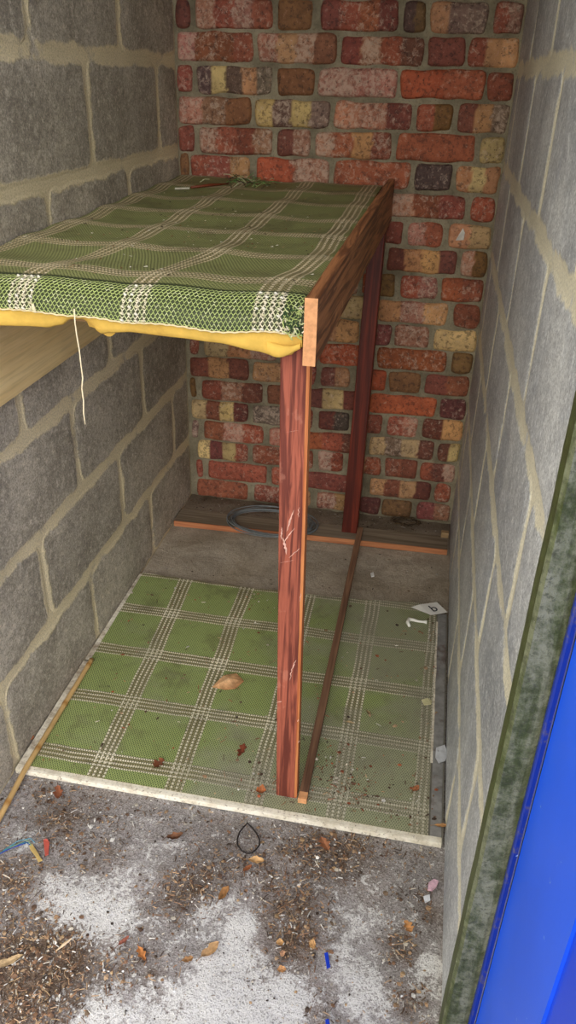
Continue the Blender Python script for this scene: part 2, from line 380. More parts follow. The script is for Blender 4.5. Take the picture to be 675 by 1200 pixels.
for n in range(1, 29):
    zl = ZL.get(n, n*.075-.0375); zr = n*.075-.0375+(.007 if n <= 8 else 0)
    br = [(wallx(a, (zl+zr)/2), wallx(b, (zl+zr)/2), s) for a, b, s in ROWS.get(n, [])]
    cur = .004; full = []
    def fill(a, b):
        x = a
        while b-x > .03:
            L = random.choice([.215, .1025, .215]); L = min(L, b-x)
            if b-x-L < .05: L = b-x
            full.append((x, x+L, ''.join(random.choice(['R', 'r', 'r', 'm', 'p', 'o', 'y', 'b']) for _ in range(random.choice([1, 1, 3, 4]) if L > .15 else random.choice([1, 2])))))
            x += L+.011
    for a, b, s in br:
        a = max(a, .003); b = min(b, W-.006)
        if a-cur > .045: fill(cur, a-.011)
        full.append((a, b, s)); cur = b+.011
    if W-.004-cur > .03: fill(cur, W-.004)
    for i, (a, b, s) in enumerate(full):
        if b-a < .012: continue
        k = lambda x: zl+(zr-zl)*x/W-.5*.068
        slab(bw, lambda u, v, h: (u, .0-h, v+k(u)), a, b, 0, .067+random.uniform(-.003, .0025), random.uniform(.005, .009), min(.0055, (b-a)*.3), .005, max(2, int((b-a)/.007)), 5,
             [jcol(c) for c in s], [WH[c]+random.uniform(-.3, .3) for c in s], n*13+i, rnd=.28)
wb = MB()
wb.grid(70, 150, lambda a, b: (-.005+a*(W+.01), .001+.0015*nz(a, b*2, 0, 40), b*ZT), None)
back = wb.build('wall_back', MORTAR, smooth_=True); back['kind'] = 'structure'
br_o = bw.build('brick_courses', BRICK, back, smooth_=True)
# pale chip embedded in one brick
chip = MB(); cp = at(539, 275, 1, -.009)
chip.add([(cp.x-.010, -.010, cp.z-.016), (cp.x+.012, -.010, cp.z-.014), (cp.x+.013, -.010, cp.z+.006), (cp.x+.006, -.010, cp.z+.018), (cp.x-.002, -.011, cp.z+.002), (cp.x, -.014, cp.z-.004)],
         [(0, 1, 5), (1, 2, 5), (2, 3, 5), (3, 4, 5), (4, 0, 5)])
chip.build('stone_chip', mat_plain('pale_stone', c8(215, 210, 200), .6), back)

def block_wall(name, x, sgn, joints, mat, y0, y1):
    base = MB(); mb = MB()
    # mortar sheet carries mask 0 (all mortar)
    base.grid(90, 110, lambda a, b: (x, y0+a*(y1-y0), b*ZT), None, lambda a, b, p: 0.0, flip=(sgn > 0))
    hw = .008
    for c in range(0, 10):
        z0, z1 = c*.225+hw, (c+1)*.225-hw
        if c == 0: z0 = .0
        if z0 > ZT: break
        z1 = min(z1, ZT)
        js = [y1+.004]+[j for j in joints[c % 2] if y0 < j < y1]+[y0-hw]
        for i in range(len(js)-1):
            b1, b0 = js[i]-.005, js[i+1]+.005
            if b1-b0 < .02: continue
            place = (lambda u, v, h: (x+sgn*h, u, v))
            slab(mb, place, b0, b1, z0, z1, .0022, .013, .006, max(3, int((b1-b0)/.02)), 11, [(1, 1, 1)], [0], c*7+i+x*100, rnd=.3, maskmode=True)
    o = base.build(name, mat, smooth_=False); o['kind'] = 'structure'
    if sgn < 0: pass
    for k in range(len(mb.f)):
        if sgn > 0: pass
    p = mb.build('block_faces', mat, o, smooth_=True)
    # wall thickness behind the face, and the end seen from the front
    tk = MB(); x2 = x-sgn*.10
    xa, xb = (x2, x-.0005) if sgn > 0 else (x+.0005, x2)
    tk.box(xa, xb, y0, y1+.1, 0, ZT); tk.mask = [1.0]*len(tk.v); tk.build('wall_core', mat, o)
block_wall('wall_left', 0.0, 1, {1: [-.163, -.610, -1.062, -1.51], 0: [-.405, -.846, -1.29]}, BLOCK_L, YF, 0)
block_wall('wall_right', W, -1, {1: [-.15, -.60, -1.05, -1.49], 0: [-.38, -.822, -1.262]}, BLOCK_R, YF, 0)
t = MB(); t.box(-.10, W+.10, .004, .11, 0, ZT); o = t.build('brick_backing', MORTAR, back)
t = MB(); t.box(-.12, W+.14, YF-.08, .11, ZT, ZT+.12); t.build('ceiling', mat_plain('roof_slab', c8(120, 116, 106), .9))['kind'] = 'structure'

# ------------------------------------------------------------------ door frame and blue door
GREEN = mat_plain('green_frame_paint', c8(62, 84, 40), .45, .4, .3, 12, .4, c8(148, 146, 128), .8, 16)
GREEN_D = mat_plain('green_frame_shade', c8(52, 72, 34), .45, .4, .25, 12, .3, c8(120, 122, 98), .35, 30)
def mat_frame():
    m = NM('weathered_green_paint', .5, .4); v = m.obj((22, 22, 3)); vo = m.obj()
    g = m.n('ShaderNodeNewGeometry'); sx = m.n('ShaderNodeSeparateXYZ'); m.l(g.outputs['Normal'], sx.inputs[0])
    face = m.ramp(m.math('MULTIPLY', sx.outputs[1], -1.0), .3, .8)           # faces turned to the yard are worn
    n1 = m.noise(v, 1.2, 6, .7, .5); n2 = m.noise(vo, 140, 5, .75); n3 = m.noise(vo, 48, 6, .75)
    c = m.mix(m.ramp(n3, .3, .7), c8(54, 62, 26), c8(78, 90, 42))
    wear = m.math('MULTIPLY', m.ramp(m.math('ADD', n1, m.math('MULTIPLY', m.math('SUBTRACT', n3, .5), .8)), .34, .70), m.math('ADD', m.math('MULTIPLY', face, .72), .06))
    c = m.mix(wear, c, c8(150, 150, 128))
    c = m.mix(m.ramp(n2, .50, .62, 0, .7), c, c8(70, 72, 52))
    c = m.mix(m.ramp(n2, .26, .34, .6, 0), c, c8(205, 205, 195))
    m.bump(m.math('ADD', n1, n2), .6, .002); return m.out(c)
FRAME = mat_frame()
t = MB()
n = 60; prof = [(.9045, YF), (.9035, YF-.034), (.9075, YF-.040), (.931, YF-.040), (.941, YF-.036), (.941, YF)]
for k in range(n+1):
    z = ZT*k/n; w = .0012*nz(z, 0, 0, 12)
    t.add([(px+w*(1 if i < 3 else -.6), py+w*.6, z) for i, (px, py) in enumerate(prof)], [])
L = len(prof)
for k in range(n):
    for i in range(L-1): t.f.append((k*L+i, (k+1)*L+i, (k+1)*L+i+1, k*L+i+1))
t.build('trim_1', FRAME)['kind'] = 'structure'
t = MB(); t.box(.9405, W+.10, YF-.030, YF-.0005, 0, ZT); t.build('trim_2', mat_plain('green_paint_jamb', c8(66, 82, 46), .5, .35, .3, 20, .4, c8(110, 112, 90), .5))['kind'] = 'structure'
BLUE = mat_plain('blue_gloss_paint', c8(14, 82, 232), .38, .45, .06, 3, .15, c8(120, 160, 235), .10, 60)
def mat_blue(name, base, edge):
    m = NM(name, .4, .4); v = m.obj(); n1 = m.noise(v, 3, 3, .5); n2 = m.noise(v, 75, 4, .75); n3 = m.noise(v, 16, 6, .7)
    c = m.mix(m.ramp(n1, .3, .7), base, tuple(min(1, x*1.18) for x in base))
    c = m.mix(m.ramp(n2, .70, .745, 0, .8), c, c8(170, 200, 245))
    if edge: c = m.mix(m.ramp(n3, .54, .62, 0, .75), c, c8(92, 88, 104))
    m.bump(n2, .15, .001); return m.out(c)
BLUE = mat_blue('blue_gloss_paint', c8(30, 92, 232), False); BLUE_E = mat_blue('chipped_blue_edge', c8(12, 44, 140), True)
door = empty('door_1', (.95, -1.71, .03), 'blue painted door standing open beside the weathered green door frame', 'door', kind='structure')
DX = .9455
def quadbox(mb, pts, z0, z1): mb.hexa([(x, y, z0) for x, y in pts], [(x, y, z1) for x, y in pts])
t = MB(); quadbox(t, [(DX, -1.712), (DX, -1.924), (DX+.04, -1.924), (DX+.04, -1.712)], .03, 1.98); t.build('door_stile', BLUE, door)
t = MB(); quadbox(t, [(DX+.0035, -1.924), (DX+.0035, -2.38), (DX+.036, -2.38), (DX+.036, -1.924)], .03, 1.98)
t.build('door_panel', mat_blue('blue_panel_paint', c8(4, 62, 205), False), door)
t = MB(); quadbox(t, [(DX, -2.38), (DX, -2.48), (DX+.04, -2.48), (DX+.04, -2.38)], .03, 1.98); t.build('door_stile', BLUE, door)
t = MB(); n = 50
for k in range(n):
    pass
t.box(DX-.0085, DX-.0003, -1.7118, -1.701, .03, 1.98, bev=.002); t.build('door_edge', BLUE_E, door)

# ------------------------------------------------------------------ timber shelf bench
RED = mat_wood('red_stained_timber', c8(168, 92, 70), c8(108, 52, 40), 'z', c8(200, 140, 116), .25, 2.2, .6, (.40, .58))
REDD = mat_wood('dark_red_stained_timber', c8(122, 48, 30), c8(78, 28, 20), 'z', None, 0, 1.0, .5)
RAILM = mat_wood('brown_stained_rail', c8(178, 120, 78), c8(112, 70, 44), 'y', c8(206, 148, 98), .6, 1.8, .55, (.4, .6))
ENDG = mat_plain('sawn_end_grain', c8(214, 156, 108), .8, .2, .2, 90, .3)
PINE = mat_wood('bare_pine', c8(250, 224, 164), c8(238, 206, 142), 'y', None, 0, .7, .75, (.3, .75))
EDGE = mat_wood('bare_orange_edge', c8(214, 140, 84), c8(170, 92, 52), 'z', None, 0, 1, .7)
bench = empty('storage_shelf', (.3, -.65, 0), 'red-brown stained timber shelf frame carried on two square posts between the brick and block walls', 'shelf')
# rail on edge along the open side
def rail_quad(t_, e=0.0):
    xa = .594+(.608-.594)*t_; xb = .6125+(.6265-.6125)*t_; zb = .960+.007*t_; zt = 1.057+.022*t_; y = -1.300+t_*1.292
    return [(xa, y, zb), (xb, y, zb), (xb, y, zt), (xa, y, zt)]
t = MB(); vs = []; n = 60
for k in range(n+1):
    q = rail_quad(k/n); w = .0009*nz(k/n, 0, 0, 9)
    c = .0015
    (xa, y, zb), (xb, _, _), (_, _, zt), _ = q
    chipd = .004*max(0, nz(k/n, 3, 0, 14)) if 0 < k < n else 0
    ring = [(xa+c, y, zb), (xb-c, y, zb), (xb, y, zb+c), (xb, y, zt-c-chipd), (xb-c-chipd, y, zt), (xa+c, y, zt), (xa, y, zt-c), (xa, y, zb+c)]
    vs += [(a+w, b, z) for a, b, z in ring]
fs = [tuple(range(n*8+7, n*8-1, -1))]
for k in range(n):
    for i in range(8): j = (i+1) % 8; fs.append((k*8+i, (k+1)*8+i, (k+1)*8+j, k*8+j))
t.add(vs, fs); rail = t.build('side_rail', RAILM, bench)
t = MB(); q = rail_quad(0); t.hexa([(x, y-.0012, z) for x, y, z in q], [(x, y+.0005, z) for x, y, z in q]); o = t.build('end_grain', ENDG, rail); o['label'] = 'pale orange sawn end of the rail'
o.location = Vector((0, 0, 0)); 
# front post (leans a touch) with a bare orange arris
def post(xb0, xb1, xt0, xt1, yb, yt, zb, zt, dep, mat, name='post'):
    t = MB(); n = 40; vs = []
    for k in range(n+1):
        s = k/n; z = zb+(zt-zb)*s; a = xb0+(xt0-xb0)*s; b = xb1+(xt1-xb1)*s; y = yb+(yt-yb)*s
        w = .0007*nz(z, 1, 0, 20); c = .0018
        vs += [(a+c+w, y, z), (b-c, y, z), (b, y+c, z), (b, y+dep-c, z), (b-c, y+dep, z), (a+c, y+dep, z), (a+w, y+dep-c, z), (a+w, y+c, z)]
    fs = [tuple(range(7, -1, -1)), tuple(n*8+i for i in range(8))]
    for k in range(n):
        for i in range(8): j = (i+1) % 8; fs.append((k*8+i, k*8+j, k*8+8+j, k*8+8+i))
    t.add(vs, fs); return t.build(name, mat, bench)
fp = post(.5655, .6085, .5535, .5985, -1.258, -1.262, .0165, .9735, .022, RED)
t = MB(); zs = [k/40 for k in range(41)]; vs = []
for s in zs:
    z = .02+(.955-.02)*s; b = .6085+(.5985-.6085)*s; y = -1.258-.004*s; w = .0008+.0009*nz(z, 5, 0, 60)
    vs += [(b-.0035-w, y-.0006, z), (b+.0007, y-.0006, z), (b+.0007, y+.0225, z)]
fs = []
for k in range(40):
    for i in range(2): fs.append((k*3+i, k*3+i+1, k*3+4+i, k*3+3+i))
t.add(vs, fs); e = t.build('worn_edge', EDGE, fp); e['label'] = 'bare orange corner where the stain has worn off'
# pale scuffs on the front of the post
t = MB()
def scuff(x, y, L, wd, ang):
    p = at(x, y, 1, -1.2612); s = p.z/.96; yy = -1.258-.004*s-.0009
    vs = []; n = 10
    for k in range(n+1):
        a = k/n-.5; w = wd*math.sin(PI*k/n)**.7*(.6+.5*noise.noise(Vector((k*.9, x, y)))); bx = p.x+a*L*math.sin(ang)+.002*noise.noise(Vector((k*.5, y, 1))); bz = p.z+a*L*math.cos(ang)
        vs += [(bx-w, yy, bz), (bx+w, yy, bz)]
    t = MB(); t.add(vs, [(2*k, 2*k+1, 2*k+3, 2*k+2) for k in range(n)]); t.build('scuff', SCUFF, fp)
SCUFF = mat_plain('scuffed_wood', c8(222, 176, 158), .8, .2, .3, 120)
for a in [(340, 610, .045, .0022, .25), (334, 640, .035, .003, -.2), (338, 628, .04, .0016, .5), (345, 648, .03, .0014, .7), (330, 625, .025, .0018, 0), (344, 780, .03, .0018, .3), (341, 790, .035, .0012, .1), (327, 823, .010, .004, 1), (350, 600, .02, .001, 0),
          (336, 658, .03, .001, 1.2), (349, 845, .008, .0014, .3), (343, 505, .02, .0008, 1.3), (352, 700, .02, .0008, .1), (350, 870, .008, .0012, .6)]: scuff(*a)
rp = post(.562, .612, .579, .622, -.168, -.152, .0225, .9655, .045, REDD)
# ledger on the left wall and the shelf board
t = MB(); t.box(.0035, .022, -1.293, -.006, .785, .984, bev=.0015); t.build('wall_ledger', PINE, bench)['label'] = 'deep bare pine board fixed along the block wall'
t = MB(); t.box(.0035, .592, -1.262, -.012, .9855, .998, bev=.001); t.build('shelf_board', mat_wood('grey_plywood', c8(150, 120, 80), c8(110, 84, 56), 'x'), bench)

# ------------------------------------------------------------------ mats and foam on the shelf
def shelf_z(x, y):
    z = 1.0475+.010*smooth(-.9, 0, y)*1.0+.004*nz(x, y, 0, 5)+.002*nz(x, y, 4, 16)
    z += .0035*math.cos(2*PI*(y+1.19)/.196)*.6+.0015*math.cos(2*PI*(x-.21)/.1765)
    z -= .010*smooth(.12, .0, x)*0
    return z
PATH = [(0, 0)]
XM0, XM1 = .006, .593
def edge_drop(x): return .040+.006*smooth(.1, .5, x)+.003*nz(x, 7, 0, 12)
def shelf_pt(a, s):
    """a 0..1 across, s metres from back wall along the sheet; the last stretch rolls over the front"""
    x = XM0+a*(XM1-XM0)
    S1 = 1.235; y = -.010-s if s <= S1 else None
    if y is not None: return (x, y, shelf_z(x, y))
    q = (s-S1)/.085; q = min(q, 1.2); ang = smooth(0, 1, q)*1.15
    z0 = shelf_z(x, -.010-S1); dr = edge_drop(x)
    yy = -.010-S1-.050*math.sin(min(q, 1)*PI/2)-(.0)
    zz = z0-dr*(1-math.cos(min(q, 1)*PI/2))
    return (x, yy, zz)
def sshift(x, y): return -.048*(1-.65*smooth(.35, .62, x))*smooth(-.98, -1.22, y)
MAT_S = mat_mat('woven_green_mat_shelf', c8(142, 146, 92), c8(72, 78, 46), c8(160, 144, 106), c8(244, 226, 192), .196, .0305, .006, c8(112, 100, 70), .4, wid=.018, pale=1.0)
smat = empty('woven_mat', (.3, -.65, 1.03), 'green plaid woven mat covering the raised shelf, frayed front edge rolled over yellow foam', 'mat')
t = MB()
def suv(a, b, p):
    s = b*1.322; return (.1765*10+ (XM0+a*(XM1-XM0)) -.21+.0305-sshift(p[0], p[1]), .196*10-(s-1.18)+.006)
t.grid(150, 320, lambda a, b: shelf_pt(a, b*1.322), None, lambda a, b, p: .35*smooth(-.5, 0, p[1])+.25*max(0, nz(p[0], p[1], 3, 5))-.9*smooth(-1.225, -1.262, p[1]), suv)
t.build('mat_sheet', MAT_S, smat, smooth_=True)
# coarse open weave lying on the rolled front edge: interlocking zigzag strands
t = MB(); LG = c8(176, 190, 116); LG2 = c8(208, 214, 160); LW = c8(228, 218, 190); DKG = c8(50, 78, 44)
SP = .0068
def stripe_at(x):
    d = ((x-sshift(x, -1.3)-.21+.0882) % .1765)-.0882; return abs(d) < .019, d
def on_sheet(x, s, lift):
    a = (x-XM0)/(XM1-XM0); p = Vector(shelf_pt(a, s)); p2 = Vector(shelf_pt(a, s+.004)); tn = p2-p; nrm = Vector((0, -tn.z, tn.y)).normalized()
    if nrm.z < 0 and nrm.y > 0: nrm = -nrm
    if nrm.z < 0 and abs(nrm.y) < .5: nrm = -nrm
    if nrm.y > 0: nrm = -nrm
    return p+nrm*lift
rows = 12
for r in range(rows):
    s0 = 1.2445+r*.0067; path = []; cols = []; rads = []
    x = .02; i = 0; fadein = smooth(-1, 3, r)
    while x < .590:
        st, d = stripe_at(x); up = (i+r) % 2
        path.append(on_sheet(x, s0+(.0027 if up else -.0027)+.0006*random.uniform(-1, 1), .0006+(.0006 if up else 0)))
        lc = LW if st and (int((d+.02)/.0058) % 2 == 0) else (LG2 if st or random.random() < .12 else LG)
        k = random.uniform(.8, 1.1)
        cols.append(tuple(c_*k*(.55+.45*fadein) for c_ in lc)); rads.append(.00095*(.75+.25*fadein)*(1.5 if lc is LW else 1)); x += SP/2; i += 1
    t.tube(path, rads, cols, 5)
WEAVE = mat_plain('plastic_yarn', None, .55, .35, .15, 200, .1, attr=True)
o = t.build('front_weave', WEAVE, smat, smooth_=True); o['label'] = 'pale green open weave on the rolled edge'
# chunky pale blocks of the stripe groups on the edge
for xc in (.0335, .21, .3865, .563):
    t = MB()
    for k in range(4):
        x = xc+sshift(xc-.03, -1.3)-.0165+k*.011
        for r in range(7):
            s = 1.247+r*.0115
            if random.random() < .12: continue
            a = on_sheet(x-.003, s, .0016); b = on_sheet(x+.003, s+.003, .0022)
            if x < .03 or x > .588: continue
            t.tube([a, (a+b)/2+Vector((0, -.0006, .0008)), b], [.0010, .0020, .0010], random.choice([c8(214, 206, 178), c8(194, 186, 152), c8(222, 218, 200)]), 6)
    t.build('stripe_yarn', WEAVE, smat, smooth_=True)
# frayed tuft at the corner by the rail
t = MB()
for k in range(70):
    x = random.uniform(.560, .594); s = random.uniform(1.27, 1.322); p = on_sheet(x, s, .001)
    d = Vector((random.uniform(-.3, .8), random.uniform(-1, -.1), random.uniform(-1, .35))).normalized(); L = random.uniform(.006, .018)
    c_ = random.choice([LG, LG2, DKG, DKG, c8(34, 52, 34), LW])
    mid = p+d*L*.5+Vector((random.uniform(-1, 1), -.3, random.uniform(-1, 1)))*.003
    e = p+d*L; e.x = min(e.x, .606) if e.y < -1.303 else min(e.x, .592)
    t.tube([p, mid, e], .0009, c_, 4)
t.build('frayed_corner', WEAVE, smat)
# fine pale selvedge cord and the hanging thread
t = MB()
t.tube([Vector(on_sheet(.02+k*.0057, 1.321, .001))+Vector((0, -.001, -.001+.0008*math.sin(k*2.1))) for k in range(100)], .0013, c8(222, 205, 160), 5)
t.build('selvedge', WEAVE, smat, smooth_=True)
t = MB(); pts = []
for i, (px, py) in enumerate([(87, 362), (88, 378), (90, 393), (93, 410), (95, 428), (97, 443), (96, 455), (98, 470), (98, 484), (100, 497)]):
    p = at(px, py, 1, -1.305); pts.append(p)
t.tube(pts, .0012, c8(232, 218, 180), 5)
o = t.build('hanging_thread', WEAVE, smat, smooth_=True); o['label'] = 'cream thread hanging from the mat edge'
p0 = at(38, 356, 1, -1.304); t = MB(); t.tube([p0, p0+Vector((.002, -.001, -.008)), p0+Vector((.004, 0, -.012))], [.002, .0022, .0008], c8(232, 218, 180), 5); t.build('loose_end', WEAVE, smat)

# yellow foam underlay: over the board, then a lip hanging in front with a torn lower edge
FOAM = mat_plain('yellow_foam', c8(226, 186, 88), .85, .2, .14, 30, .35, c8(170, 126, 56), .35, 9)
foam = empty('foam_underlay', (.3, -.65, 1.0), 'thin yellow foam sheet sagging out between the shelf board and the mat', 'foam')
t = MB()
# lower edge profile measured along x
LOW = [(.02, .975), (.10, .974), (.19, .976), (.215, .982), (.235, .9935), (.255, .9945), (.268, .986), (.280, .974), (.292, .9765), (.33, .980), (.40, .978), (.46, .975), (.52, .968), (.555, .962), (.572, .966), (.586, .979)]
def lowz(x):
    for (a, za), (b, zb) in zip(LOW, LOW[1:]):
        if x <= b: u = (x-a)/(b-a); u = max(0, u); return za+(zb-za)*u*u*(3-2*u)
    return LOW[-1][1]
def topz(x): return shelf_z(x, -1.25)-edge_drop(x)
def foam_pt(a, b):
    # cross-section loop b: back-top -> front-top -> lip bottom -> back under
    x = .024+a*.566
    zt = topz(x)+.002; zl = lowz(x); bulge = .004*nz(x, 1, 0, 14)
    P = [(-.03, 1.040), (-.6, 1.034), (-1.20, 1.034), (-1.262, 1.028), (-1.283, zt+.004), (-1.290+bulge*.3, zt-.004), (-1.288-bulge, (zt+zl)/2+.003), (-1.283-bulge, zl+.003), (-1.277-bulge, zl), (-1.271, zl+.003), (-1.270, max(zl+.006, .985)), (-1.268, .9995), (-1.20, .9995), (-.03, .9995)]
    k = b*(len(P)-1); i = min(int(k), len(P)-2); u = k-i
    y = P[i][0]+(P[i+1][0]-P[i][0])*u; z = P[i][1]+(P[i+1][1]-P[i][1])*u
    if y > -1.26 and z > 1.02: z = min(z, shelf_z(x, y)-.006)
    return (x, y, z)
t.grid(110, 26, foam_pt, None, flip=True)
t.build('foam_sheet', FOAM, foam, smooth_=True)
# torn flap below the notch and the folded tongue by the rail
t = MB()
t.grid(16, 8, lambda a, b: (.255+a*.05, -1.276+.012*b, .9985-.019*b-.010*math.sin(a*PI)*b+.004*b*math.sin(a*7)), None); t.build('torn_flap', FOAM, foam, smooth_=True)
t = MB()
def tongue(a, b):
    x = .540+a*.048; r = .0125*(1-.35*a)*(.8+.2*math.sin(a*5)); q = b*2*PI
    return (x, -1.288+r*.55*math.cos(q)-.004*math.sin(a*PI), .9785+.006*a*a-.004*math.sin(a*PI)+r*math.sin(q)*(.9))
t.grid(18, 16, tongue, None); t.add([tongue(1, k/16) for k in range(16)]+[tongue(0, k/16) for k in range(16)], [tuple(range(16)), tuple(range(31, 15, -1))])
t.build('folded_end', FOAM, foam, smooth_=True)['label'] = 'folded yellow end beside the rail'

# debris at the back of the shelf
def sh(x, y, lift=.003):
    p = at(x, y, 2, 1.055); return Vector((p.x, min(p.y, -.012), shelf_z(p.x, min(p.y, -.012))+lift))
t = MB()
for k in range(60):
    c0 = sh(random.gauss(291, 14), random.gauss(217, 3), .003+random.random()*.010); d = Vector((random.uniform(-1, 1), random.uniform(-.6, .6), random.uniform(-.3, .3))).normalized()*random.uniform(.006, .022)
    c0.y = min(c0.y, -.045)
    t.tube([c0-d, c0+Vector((0, 0, .004)), c0+d], .0009, random.choice([c8(190, 190, 150), c8(90, 130, 70), c8(110, 90, 60), c8(60, 52, 40), c8(140, 160, 100)]), 4)
tag(t.build('plant_debris', WEAVE), 'tangle of green and pale frayed strands lying at the back of the shelf mat', 'debris', kind='stuff')
t = MB(); a = sh(224, 222, .006); b = sh(268, 219, .006); t.tube([a, (a+b)/2+Vector((0, .004, .001)), b], [.003, .004, .002], c8(112, 52, 28), 6)
tag(t.build('twig', WEAVE, smooth_=True), 'reddish-brown twig lying on the shelf mat near the back brick wall', 'twig')
t = MB(); a = sh(205, 222, .004); b = sh(222, 222, .004); a.x = max(a.x, .006); t.tube([a, b], .0028, c8(190, 184, 165), 6)
tag(t.build('peeled_stick', WEAVE), 'short pale peeled stick at the back left corner of the shelf mat', 'stick')
t = MB()
for k in range(420):
    x = random.uniform(.012, .585); y = -random.uniform(.02, 1.22)
    if nz(x, y, 9, 6) < -.15: continue
    z = shelf_z(x, y)+.0012; L = random.uniform(.0008, .0032); q = random.uniform(0, PI); d = Vector((math.cos(q), math.sin(q), 0))*L; e = Vector((-d.y, d.x, 0))*random.uniform(.3, .8)
    c = Vector((x, y, z)); t.add([c-d-e, c+d-e, c+d+e+Vector((0, 0, .001)), c-d+e], [(0, 1, 2, 3)], random.choice([c8(220, 215, 195), c8(120, 84, 52), c8(60, 46, 34), c8(160, 140, 100)]))
tag(t.build('shelf_crumbs', WEAVE), 'scattered pale and brown crumbs over the raised shelf mat', 'debris', kind='stuff')

# ------------------------------------------------------------------ floor board with mat
BT = .0125
def mat_edge():
    m = NM('white_board_edge', .7, .3); v = m.obj(); n1 = m.noise(v, 30, 5, .7); n2 = m.noise(v, 130, 4, .75); n3 = m.noise(v, 6, 4, .6)
    c = m.mix(m.ramp(n1, .35, .7), c8(240, 234, 216), c8(214, 204, 180)); c = m.mix(m.ramp(n2, .55, .68, 0, .7), c, c8(104, 84, 62))
    c = m.mix(m.math('MULTIPLY', m.ramp(m.math('ADD', m.math('MULTIPLY', n3, .5), m.math('MULTIPLY', n1, .6)), .45, .75), m.attr('mask', 'Fac')), c, c8(128, 108, 90))
    m.bump(n2, .3, .001); return m.out(c)
WHITE_E = mat_edge()
board = empty('floor_board', (.45, -.91, 0), 'thin white-edged board lying flat on the concrete under the lower mat', 'board')
t = MB(); t.box(.0045, W-.0055, -1.302, -.536, .0005, BT); t.build('board_core', mat_plain('dirty_board_top', c8(128, 124, 112), .85, .2, .2, 30, .3, c8(84, 72, 56), .6), board)
t = MB()
t.grid(180, 4, lambda a, b: (.006+a*(W-.014), -1.3035+(.0+b)*.013 if b > 0 else -1.3035, BT+.0018) if b > 0 else (.006+a*(W-.014), -1.3045, BT+.0012), None, lambda a, b, p: .15+.3*max(0, nz(p[0], 0, 0, 6)))
t.grid(180, 3, lambda a, b: (.006+a*(W-.014), -1.3045, .001+b*(BT+.0002)), None, lambda a, b, p: .15)
t.build('front_lipping', WHITE_E, board)['label'] = 'cream white front edge strip'
def strip(name, a0, a1, w, y0, y1, mk, mat=None, zt=.0025):
    t = MB(); t.grid(4, 60, lambda a, b: (a0+(a1-a0)*b+a*w, y0+b*(y1-y0), BT+zt), None, lambda a, b, p: mk)
    t.grid(1, 60, lambda a, b: (a0+(a1-a0)*b+w+.0005, y0+b*(y1-y0), BT+zt*(1-a)-.0002), None, lambda a, b, p: mk)
    t.grid(4, 1, lambda a, b: (a0+a*w, y0, BT+zt*b-.0002), None, lambda a, b, p: mk)
    return t.build(name, mat or WHITE_E, board)
strip('side_lipping', .006, .0035, .019, -1.29, -.945, .9)
strip('side_lipping', .0045, .0035, .016, -.935, -.538, 1.0)
RSTR = mat_plain('grey_dusty_lipping', c8(142, 140, 136), .85, .2, .25, 40, .4, c8(96, 76, 68), .8, 14)
strip('side_lipping', .884, .884, .022, -1.29, -.538, 1.0, RSTR, .0015)
t = MB(); t.grid(2, 60, lambda a, b: (.8785+.0015*nz(b, 1, 0, 9)+a*.0055, -1.1+b*.52, BT+.0032), None, lambda a, b, p: .5); t.build('paint_line', WHITE_E, board)

MAT_F = mat_mat('woven_green_mat_floor', c8(160, 174, 108), c8(60, 76, 40), c8(146, 130, 100), c8(248, 240, 216), .1785, .0, .0, c8(158, 154, 136), .66, wid=.0195)
fm = MB()
XF0, XF1 = .022, .8800
def mat_back(x): return -.530-.012*math.sin(min(1, x/.5)*PI)*.7+.030*smooth(.55, .88, x)+.003*nz(x, 0, 0, 18)
def fmp(a, b):
    y0 = -1.291; xl = .026+(.012-.026)*b
    x = xl+a*(XF1-xl); y = y0+b*(mat_back(x)-y0)
    return (x, y, BT+.0030+.0007*nz(x, y, 0, 22)+.0006*nz(x, y, 3, 70)+.002*max(0, smooth(.92, 1, b))*max(0, nz(x, 1, 0, 9)))
def fuv(a, b, p):
    x, y = p[0], p[1]; t_ = (y+1.29)/.74; x0 = .182+(.149-.182)*t_; pit = .1705+(.183-.1705)*t_
    return ((x-x0)/pit*.1765+1.765+.004*nz(x, y, 2, 4), y+.7035+.1785*10+.004*nz(x, y, 6, 4)-.008*(x-.4))
fm.grid(160, 140, fmp, None, lambda a, b, p: max(-.1, -.25+1.15*smooth(.25, .85, p[0]-.12*(p[1]+.9))+.35*nz(p[0], p[1], 2, 6)+.7*smooth(-1.13, -1.28, p[1])*smooth(.2, .45, p[0])), fuv)
fm.grid(160, 2, lambda a, b: (fmp(a, 0)[0], fmp(a, 0)[1]-.0003, BT+.0003+b*.0028), None, lambda a, b, p: .3, lambda a, b, p: (p[0], p[2]))
lower = tag(fm.build('woven_mat', MAT_F, smooth_=True), 'green and cream plaid woven mat lying on the floor under the shelf, dusty at right', 'mat')

# ------------------------------------------------------------------ timbers on the floor
BATT = mat_wood('dusty_plank', c8(150, 136, 116), c8(118, 104, 86), 'x', None, 0, 1, .85)
ORNG = mat_wood('orange_sawn_edge', c8(204, 138, 94), c8(168, 104, 68), 'x', None, 0, 1, .7)
plank = empty('floor_plank', (.45, -.18, 0), 'dusty plank laid across the floor below the back brick wall, front edge bare orange', 'plank')
t = MB(); yl, yr = -.224, -.200
t.hexa([(.008, yl, .001), (.008, yl+.085, .001), (.008, yl+.085, .021), (.008, yl, .021)], [(.905, yr, .001), (.905, yr+.085, .001), (.905, yr+.085, .021), (.905, yr, .021)], n=6)
t.build('plank_body', BATT, plank)
t = MB(); t.hexa([(.0085, yl-.0012, .0025), (.0085, yl+.002, .0025), (.0085, yl+.002, .0215), (.0085, yl-.0012, .0215)], [(.9045, yr-.0012, .0025), (.9045, yr+.002, .0025), (.9045, yr+.002, .0215), (.9045, yr-.0012, .0215)], n=8)
t.build('front_edge', ORNG, plank)['label'] = 'bare orange front edge'
